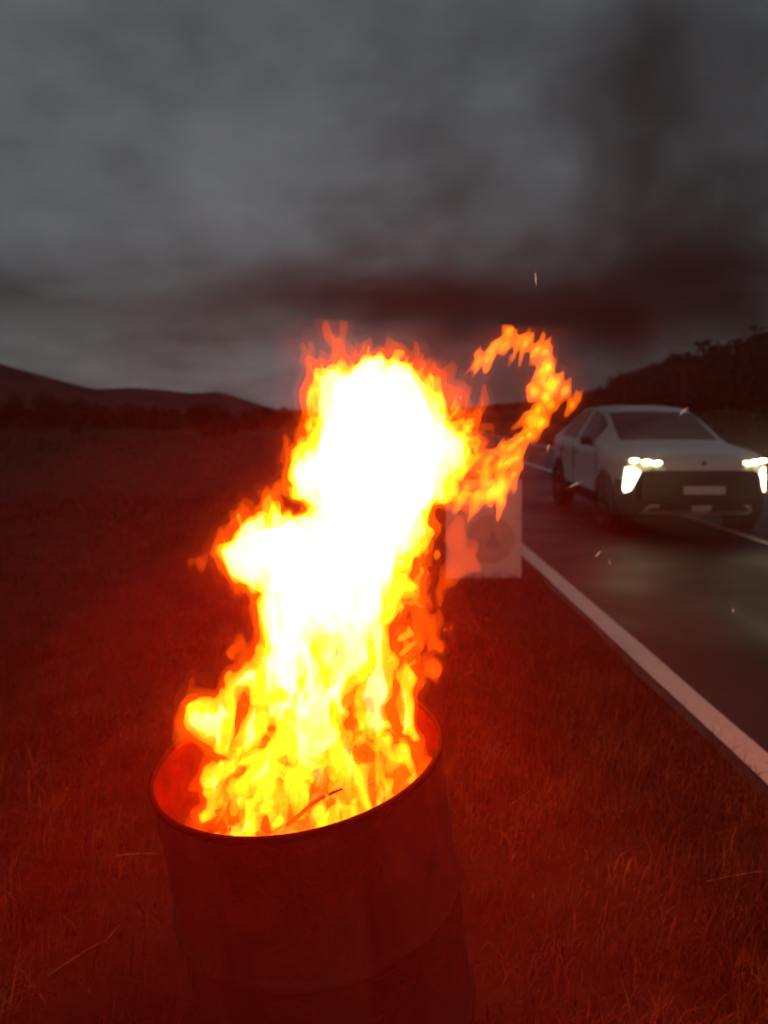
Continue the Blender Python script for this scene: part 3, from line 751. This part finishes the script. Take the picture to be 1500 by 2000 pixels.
    stroke([(720, 1585, 14, -.15), (640, 1605, 16, -.18), (560, 1600, 16, -.18), (505, 1590, 13, -.17), (490, 1560, 10, -.15)])
    stroke([(400, 1530, 14, -.10), (440, 1500, 16, -.10), (500, 1480, 20, -.08)]); stroke([(420, 1610, 9, -.17), (438, 1570, 8, -.16), (455, 1530, 6, -.15)])
    # smoulder-gaps in the lower fire
    low = np.clip((1.06 - Z) / .10, 0, 1)
    SD += low * .034 * np.clip(vnoise(X / .045 + 40, Y / .045, Z / .075 + 3) - .05, 0, 1)
    for px, py, r in ((572, 985, 30), (478, 1178, 34), (860, 1010, 26), (838, 1120, 20), (800, 1225, 20)):      # bays in the outline
        q = at(px, py, DC[1] + .02); dd = np.sqrt((WX - q[0]) ** 2 + (WZ - q[2]) ** 2) - r * 1.47 / 1500
        SD[:] = np.maximum(SD, -dd)
    SDbody = SD.copy()
    # flame fronts are thin curved sheets: low down they stand apart, higher up they merge
    lowm = np.clip((1.20 - Z) / .22, 0, 1)
    ns = vnoise(WX / .058 + 50, WY / .058 + 11, WZ / .14 + 31) + .55 * vnoise(WX / .027 + 9, WY / .027 + 4, WZ / .060 + 17)
    kn = at(405, 1400, DC[1] - .10)
    half = .27 + 1.6 * (1 - lowm) ** 2 + .75 * np.exp(-((X - kn[0]) ** 2 + (Z - kn[2]) ** 2) / .06 ** 2)
    sheet = (np.abs(ns) - half) * .024
    SDfront = np.maximum(SDbody + .004, sheet)
    streak = np.clip((Z - .90) / .08, 0, 1) * np.clip((1.27 - Z) / .08, 0, 1)
    carve = np.clip(vnoise(X / .021 + 7 + .6 * BX / .01, X * 0 + .5, Z / .13 + 2) * .75 + vnoise(X / .011 + 3, X * 0 + 3.5, Z / .07 + 5) * .4 - .02, 0, 1)
    SDcore = np.maximum(SDbody + (streak * .07 + .016) * carve + .012 + .004 * lowm, (np.abs(ns) - half * .62) * .024)
    # ---- red wisps: thin cool flame
    SD[:] = .30
    for x0, y0, x1, y1, r in ((875, 1080, 870, 1020, 22), (860, 1150, 880, 1080, 20), (850, 1110, 845, 1060, 14), (820, 1260, 850, 1200, 24), (790, 1240, 815, 1180, 20), (850, 1270, 862, 1230, 12), (870, 1225, 895, 1205, 10), (800, 1350, 830, 1290, 14), (815, 1360, 820, 1320, 10), (470, 1180, 480, 1140, 12), (450, 1280, 470, 1250, 12),
                              (610, 780, 603, 700, 20), (660, 740, 655, 672, 24), (720, 740, 725, 692, 26), (780, 745, 785, 695, 26), (825, 780, 820, 725, 24), (870, 810, 875, 755, 16), (905, 920, 950, 850, 26), (930, 960, 985, 880, 22), (880, 985, 930, 975, 18), (395, 1110, 385, 1080, 16), (800, 1440, 840, 1380, 8), (880, 1110, 905, 1070, 26), (840, 1180, 860, 1100, 22), (800, 1230, 850, 1190, 30), (845, 1320, 830, 1260, 20), (905, 1060, 880, 1010, 22), (920, 800, 900, 750, 18), (640, 720, 690, 690, 22), (740, 715, 800, 700, 22)):
        stroke([(x0, y0, r * .9, .05 if y0 < 1200 else -.02), ((x0 + x1) / 2 + rng.normal(0, 6), (y0 + y1) / 2, r, .06), (x1, y1, r * .3, .07)], k=.014, sy=.6)
    SDred = SD + .030 * np.clip(vnoise(X / .017 + 71, Y / .05 + 7, Z / .055 + 5) + .15, 0, 1); SD[:] = .30
    WX[:] = X + (AX + BX) * .35 + CX * .5; WZ[:] = Z + AZ * .35 + BZ * .5
    # the curl of torn flame on the right
    ringp = np.array([(925, 720), (955, 690), (985, 662), (1018, 664), (1050, 690), (1062, 735), (1062, 775), (1050, 815), (1030, 852), (1004, 895), (985, 930), (960, 955), (925, 968), (890, 972)], float)
    tt = np.linspace(0, len(ringp) - 1, 95)
    for t in tt:
        i = min(int(t), len(ringp) - 2); c = ringp[i] + (ringp[i + 1] - ringp[i]) * (t - i) + rng.normal(0, 11, 2)
        ln = rng.uniform(34, 72); ang = math.radians(rng.normal(62, 14)); r = rng.uniform(5.5, 10.5) * (1.3 if t > 4.5 else 1)
        dx, dy = math.cos(ang) * ln / 2, -math.sin(ang) * ln / 2; dd = .10 + .06 * math.sin(t * .7) + rng.normal(0, .012)
        stroke([(c[0] - dx, c[1] - dy, r * .5, dd), (c[0], c[1], r, dd), (c[0] + dx, c[1] + dy, r * .2, dd)], k=.006)
    for x, y, ln, r in ((1090, 750, 60, 12), (1106, 762, 66, 12), (1120, 785, 66, 11), (1134, 772, 56, 8), (1072, 725, 60, 13), (1078, 790, 60, 12), (1060, 830, 60, 12), (990, 645, 30, 11), (1035, 660, 30, 8)):
        stroke([(x - ln * .25, y + ln * .4, r * .5, .12), (x, y, r, .12), (x + ln * .25, y - ln * .4, r * .2, .12)], k=.006)
    for x0, y0, x1, y1, r in ((955, 990, 962, 935, 9), (1000, 975, 1008, 930, 8), (968, 980, 985, 950, 8), (905, 985, 960, 955, 12), (850, 1090, 858, 1070, 8), (920, 930, 955, 905, 10), (950, 900, 985, 862, 9)):
        stroke([(x0, y0, r * .4, .10), ((x0 + x1) / 2, (y0 + y1) / 2, r, .10), (x1, y1, r * .25, .10)], k=.008)
    for _ in range(38):
        x = rng.uniform(885, 985); y = 985 - (985 - 800) * rng.random() * np.clip((1010 - x) / 90, .3, 1) ; ln = rng.uniform(26, 62); a = math.radians(rng.normal(58, 16)); r = rng.uniform(5, 11)
        dx, dy = math.cos(a) * ln / 2, -math.sin(a) * ln / 2; dd = .08 + rng.normal(0, .02)
        stroke([(x - dx, y - dy, r * .5, dd), (x, y, r, dd), (x + dx, y + dy, r * .2, dd)], k=.008)
    SDwisp = SD
    return (gx, gy, gz), SDbody, SDwisp, SDcore, SDred, SDfront

def surface_nets(axes, S, iso):
    """closed quad mesh of S = iso (inside: S < iso)"""
    gx, gy, gz = axes; S = S - iso
    S = S.copy(); S[0] = S[-1] = 1; S[:, 0] = S[:, -1] = 1; S[:, :, 0] = S[:, :, -1] = 1
    I = S < 0
    c = [(i, j, k) for i in (0, 1) for j in (0, 1) for k in (0, 1)]
    n = np.array(S.shape) - 1
    cnt = sum(I[i:n[0] + i, j:n[1] + j, k:n[2] + k].astype(np.int8) for i, j, k in c)
    act = (cnt > 0) & (cnt < 8); ids = np.full(act.shape, -1, np.int32); ids[act] = np.arange(act.sum())
    ci = np.argwhere(act)
    acc = np.zeros((len(ci), 3)); num = np.zeros(len(ci))
    for a in range(8):
        for b in range(a + 1, 8):
            A, B = np.array(c[a]), np.array(c[b])
            if np.abs(A - B).sum() != 1: continue
            va = S[ci[:, 0] + A[0], ci[:, 1] + A[1], ci[:, 2] + A[2]]; vb = S[ci[:, 0] + B[0], ci[:, 1] + B[1], ci[:, 2] + B[2]]
            m = (va < 0) != (vb < 0); t = np.where(m, va / np.where(m, va - vb, 1), 0)
            acc[m] += A + (B - A) * t[m][:, None]; num[m] += 1
    P = ci + acc / num[:, None]
    V = np.stack([gx[0] + P[:, 0] * VX, gy[0] + P[:, 1] * VX, gz[0] + P[:, 2] * VX], -1)
    Q = []
    for ax in range(3):
        o = [x for x in range(3) if x != ax]
        lo = [slice(None)] * 3; hi = [slice(None)] * 3; lo[ax] = slice(0, -1); hi[ax] = slice(1, None)
        ch = I[tuple(lo)] != I[tuple(hi)]; e = np.argwhere(ch)
        ins = I[tuple(lo)][ch]
        ok = (e[:, o[0]] > 0) & (e[:, o[1]] > 0) & (e[:, o[0]] < n[o[0]]) & (e[:, o[1]] < n[o[1]]); e = e[ok]; ins = ins[ok]
        def cell(d0, d1):
            q = e.copy(); q[:, o[0]] -= d0; q[:, o[1]] -= d1; return ids[q[:, 0], q[:, 1], q[:, 2]]
        quad = np.stack([cell(1, 1), cell(0, 1), cell(0, 0), cell(1, 0)], -1)
        if ax == 1: quad = quad[:, ::-1]
        quad[~ins] = quad[~ins][:, ::-1]
        Q.append(quad)
    return V, np.concatenate(Q)

def fire():
    axes, body, wisp, core, red, front = flames()
    root = empty('fire', dp(0, 0, -.22))
    def part(name, S, iso, mat):
        V, F = surface_nets(axes, S, iso); V = V - np.array(root.location)
        return link(name, fast_mesh(name, V, F), mat, root)
    halo = np.minimum(body, np.minimum(wisp, red) + .012)  # faint glowing shells added outside the flames to paint their soft halo
    part('flame_halo', halo, .052, flame_volume('flame_halo', (1.0, .06, .0), .28))['kind'] = 'stuff'
    part('flame_glow', halo, .022, flame_volume('flame_glow', (1.0, .07, .0), 1.3))['kind'] = 'stuff'
    part('flame_fringe', np.minimum(body - .007, red), .0, flame_volume('flame_fringe', (1.0, .105, .002), 16, 14.0))
    part('flame_body', front, .0, flame_volume('flame_body', (1.0, .52, .010), 62))
    part('flame_core', core, .0, flame_volume('flame_core', (1.0, .94, .80), 30))
    w = part('torn_flames', wisp, .0, flame_volume('flame_wisp', (1.0, .15, .003), 52, 8.0)); w['kind'] = 'stuff'
    part('torn_flame_hearts', wisp, -.0065, flame_volume('flame_heart', (1.0, .46, .008), 50))['kind'] = 'stuff'
    for (px, py, dy, P, r) in ((612, 1480, -.02, 4, .07), (632, 1180, .01, 76, .09), (735, 900, .06, 86, .10)):
        ld = bpy.data.lights.new('fire_light', 'POINT'); lo = bpy.data.objects.new('fire_light', ld); COL.objects.link(lo)
        ld.energy = P; ld.color = (1.0, .36, .024); ld.shadow_soft_size = r
        lo.parent = root; lo.location = Vector(at(px, py, DC[1] + dy)) - root.location
    tag(root, 'tall white-hot fire leaping out of the steel drum', 'fire')
fire()

# ------------------------------------------------------------------ sparks
def sparks():
    m = emit('spark_glow', (1.0, .62, .38), 0.9)
    data = [((1047, 550), (1046, 538), 2.4, 'upright glowing spark high in the smoke above the curled flame'),
            ((1338, 800), (1330, 808), 4.0, 'glowing spark in front of the far corner of the car roof'),
            ((1115, 950), (1128, 944), 3.2, 'short glowing spark in front of the sill of the car'),
            ((1165, 1085), (1171, 1078), 2.6, 'small spark over the wet road below the car'),
            ((1071, 871), (1070, 878), 3.5, 'round bright spark beside the tail of the car'),
            ((1432, 1190), (1432, 1194), 3.0, 'tiny spark low over the asphalt between road lines'),
            ((1190, 1096), (1191, 1100), 3.0, 'faintest spark over the road just under the car front')]
    for a, b, d, lab in data:
        p, q = at(*a, d), at(*b, d); v = q - p
        P = [p - v * .6, p, (p + q) / 2, q, q + v * .6]; r = .0011 * d / 2.5
        V, F = tube_arrays(P, [r * .15, r * .8, r, r * .8, r * .15], 6)
        link('spark', mesh('spark', V, F), m, label=lab, cat='spark', group='sparks drifting from the fire')
sparks()

# ------------------------------------------------------------------ smoke
def air_volume(name, c, rad, col, dens, lab=None, parent=None):
    def f(bm):
        bmesh.ops.create_icosphere(bm, subdivisions=5, radius=1.0)
        for v in bm.verts: v.co = Vector((v.co.x * rad[0], v.co.y * rad[1], v.co.z * rad[2]))
    m = bpy.data.materials.new(name); m.use_nodes = True; nt = m.node_tree; nt.nodes.clear()
    o = N(nt, 'ShaderNodeOutputMaterial'); v = N(nt, 'ShaderNodeVolumePrincipled')
    v.inputs['Color'].default_value = (*col, 1); v.inputs['Density'].default_value = dens; v.inputs['Anisotropy'].default_value = 0.0
    L(nt, v.outputs[0], o.inputs['Volume'])
    h = link(name, bm_mesh(name, f), m, parent, kind='stuff', label=lab, cat='smoke' if lab else None); h.location = c
    return h
air_volume('haze', (1.0, 6.0, 1.0), (12, 17, 7), (.80, .62, .55), .0016, 'thin haze hanging in the air over the road')
air_volume('smoke', (4.1, 8.75, .82), (1.5, .95, .75), (.85, .80, .62), .10, 'faint mist added round the headlights of the car for their halo')  # added volume, imitates the bloom of the lamps
# red-tinted volumes added round the drum to imitate lens glare, thickest in front
brown = (.95, .055, .02)  # strong red tint, puts the glare colour into the volume
sm = air_volume('smoke', (-.08, 1.15, .95), (.95, 1.35, 1.15), brown, .005, 'red lens glare of the fire, added as a thin volume round the burning drum')
for c, r, d in (((.03, -.30, -.24), (.78, .70, .76), .010), ((.03, -.34, -.28), (.56, .55, .58), .026),
                ((-.08, .22, -.10), (.92, .74, .70), .008), ((-.08, .24, -.12), (.56, .50, .50), .012)):
    air_volume('glare_layer', c, r, brown, d, None, sm)

def plume(px, py, d, rx, rz, dens, seed, lab, ry=None, tilt=0):
    p = at(px, py, d)
    def f(bm): bmesh.ops.create_icosphere(bm, subdivisions=3, radius=1.0)
    m = bpy.data.materials.new('dark_smoke'); m.use_nodes = True; nt = m.node_tree; nt.nodes.clear()
    o = N(nt, 'ShaderNodeOutputMaterial'); v = N(nt, 'ShaderNodeVolumePrincipled')
    tc = N(nt, 'ShaderNodeTexCoord'); ln = N(nt, 'ShaderNodeVectorMath', operation='LENGTH')
    mp = N(nt, 'ShaderNodeMapping'); mp.inputs['Location'].default_value = (seed * 3.1, seed * 1.7, 0); L(nt, tc.outputs['Object'], mp.inputs[0])
    nz = N(nt, 'ShaderNodeTexNoise', i_Scale=2.0, i_Detail=5.0, i_Roughness=.55, i_Distortion=.25); L(nt, mp.outputs[0], nz.inputs[0])
    L(nt, tc.outputs['Object'], ln.inputs[0])
    fall = math_n(nt, 'SUBTRACT', 1.0, ln.outputs['Value'])
    q = math_n(nt, 'ADD', fall, math_n(nt, 'MULTIPLY', math_n(nt, 'SUBTRACT', nz.outputs[0], .56), 3.2))
    q = math_n(nt, 'MULTIPLY', math_n(nt, 'MAXIMUM', q, 0.0), math_n(nt, 'MAXIMUM', fall, 0.0))
    L(nt, math_n(nt, 'MULTIPLY', q, dens), v.inputs['Density'])
    v.inputs['Color'].default_value = (.12, .108, .095, 1)
    L(nt, v.outputs[0], o.inputs['Volume'])
    ob = link('smoke_plume', bm_mesh('smoke_plume', f), m, kind='stuff', label=lab, cat='smoke'); ob.location = p
    ob.scale = (rx * d / 1500, (ry or (rx + rz) * .5) * d / 1500, rz * d / 1500); ob.rotation_euler = (0, math.radians(tilt), 0)
plume(1260, 300, 9.0, 440, 540, 1.35, 1, 'dark column of smoke high above the car', tilt=-12)
plume(1420, 540, 9.5, 400, 330, 1.5, 2, 'brown smoke low over the dark wood')
plume(880, 380, 8.5, 280, 220, .65, 3, 'dark puff of smoke above the curled flame')
plume(1090, 640, 8.0, 420, 300, 2.3, 4, 'reddish smoke just behind the curled flame')
plume(770, 600, 8.2, 440, 180, 1.9, 5, 'low reddish smoke just above the top of the fire')
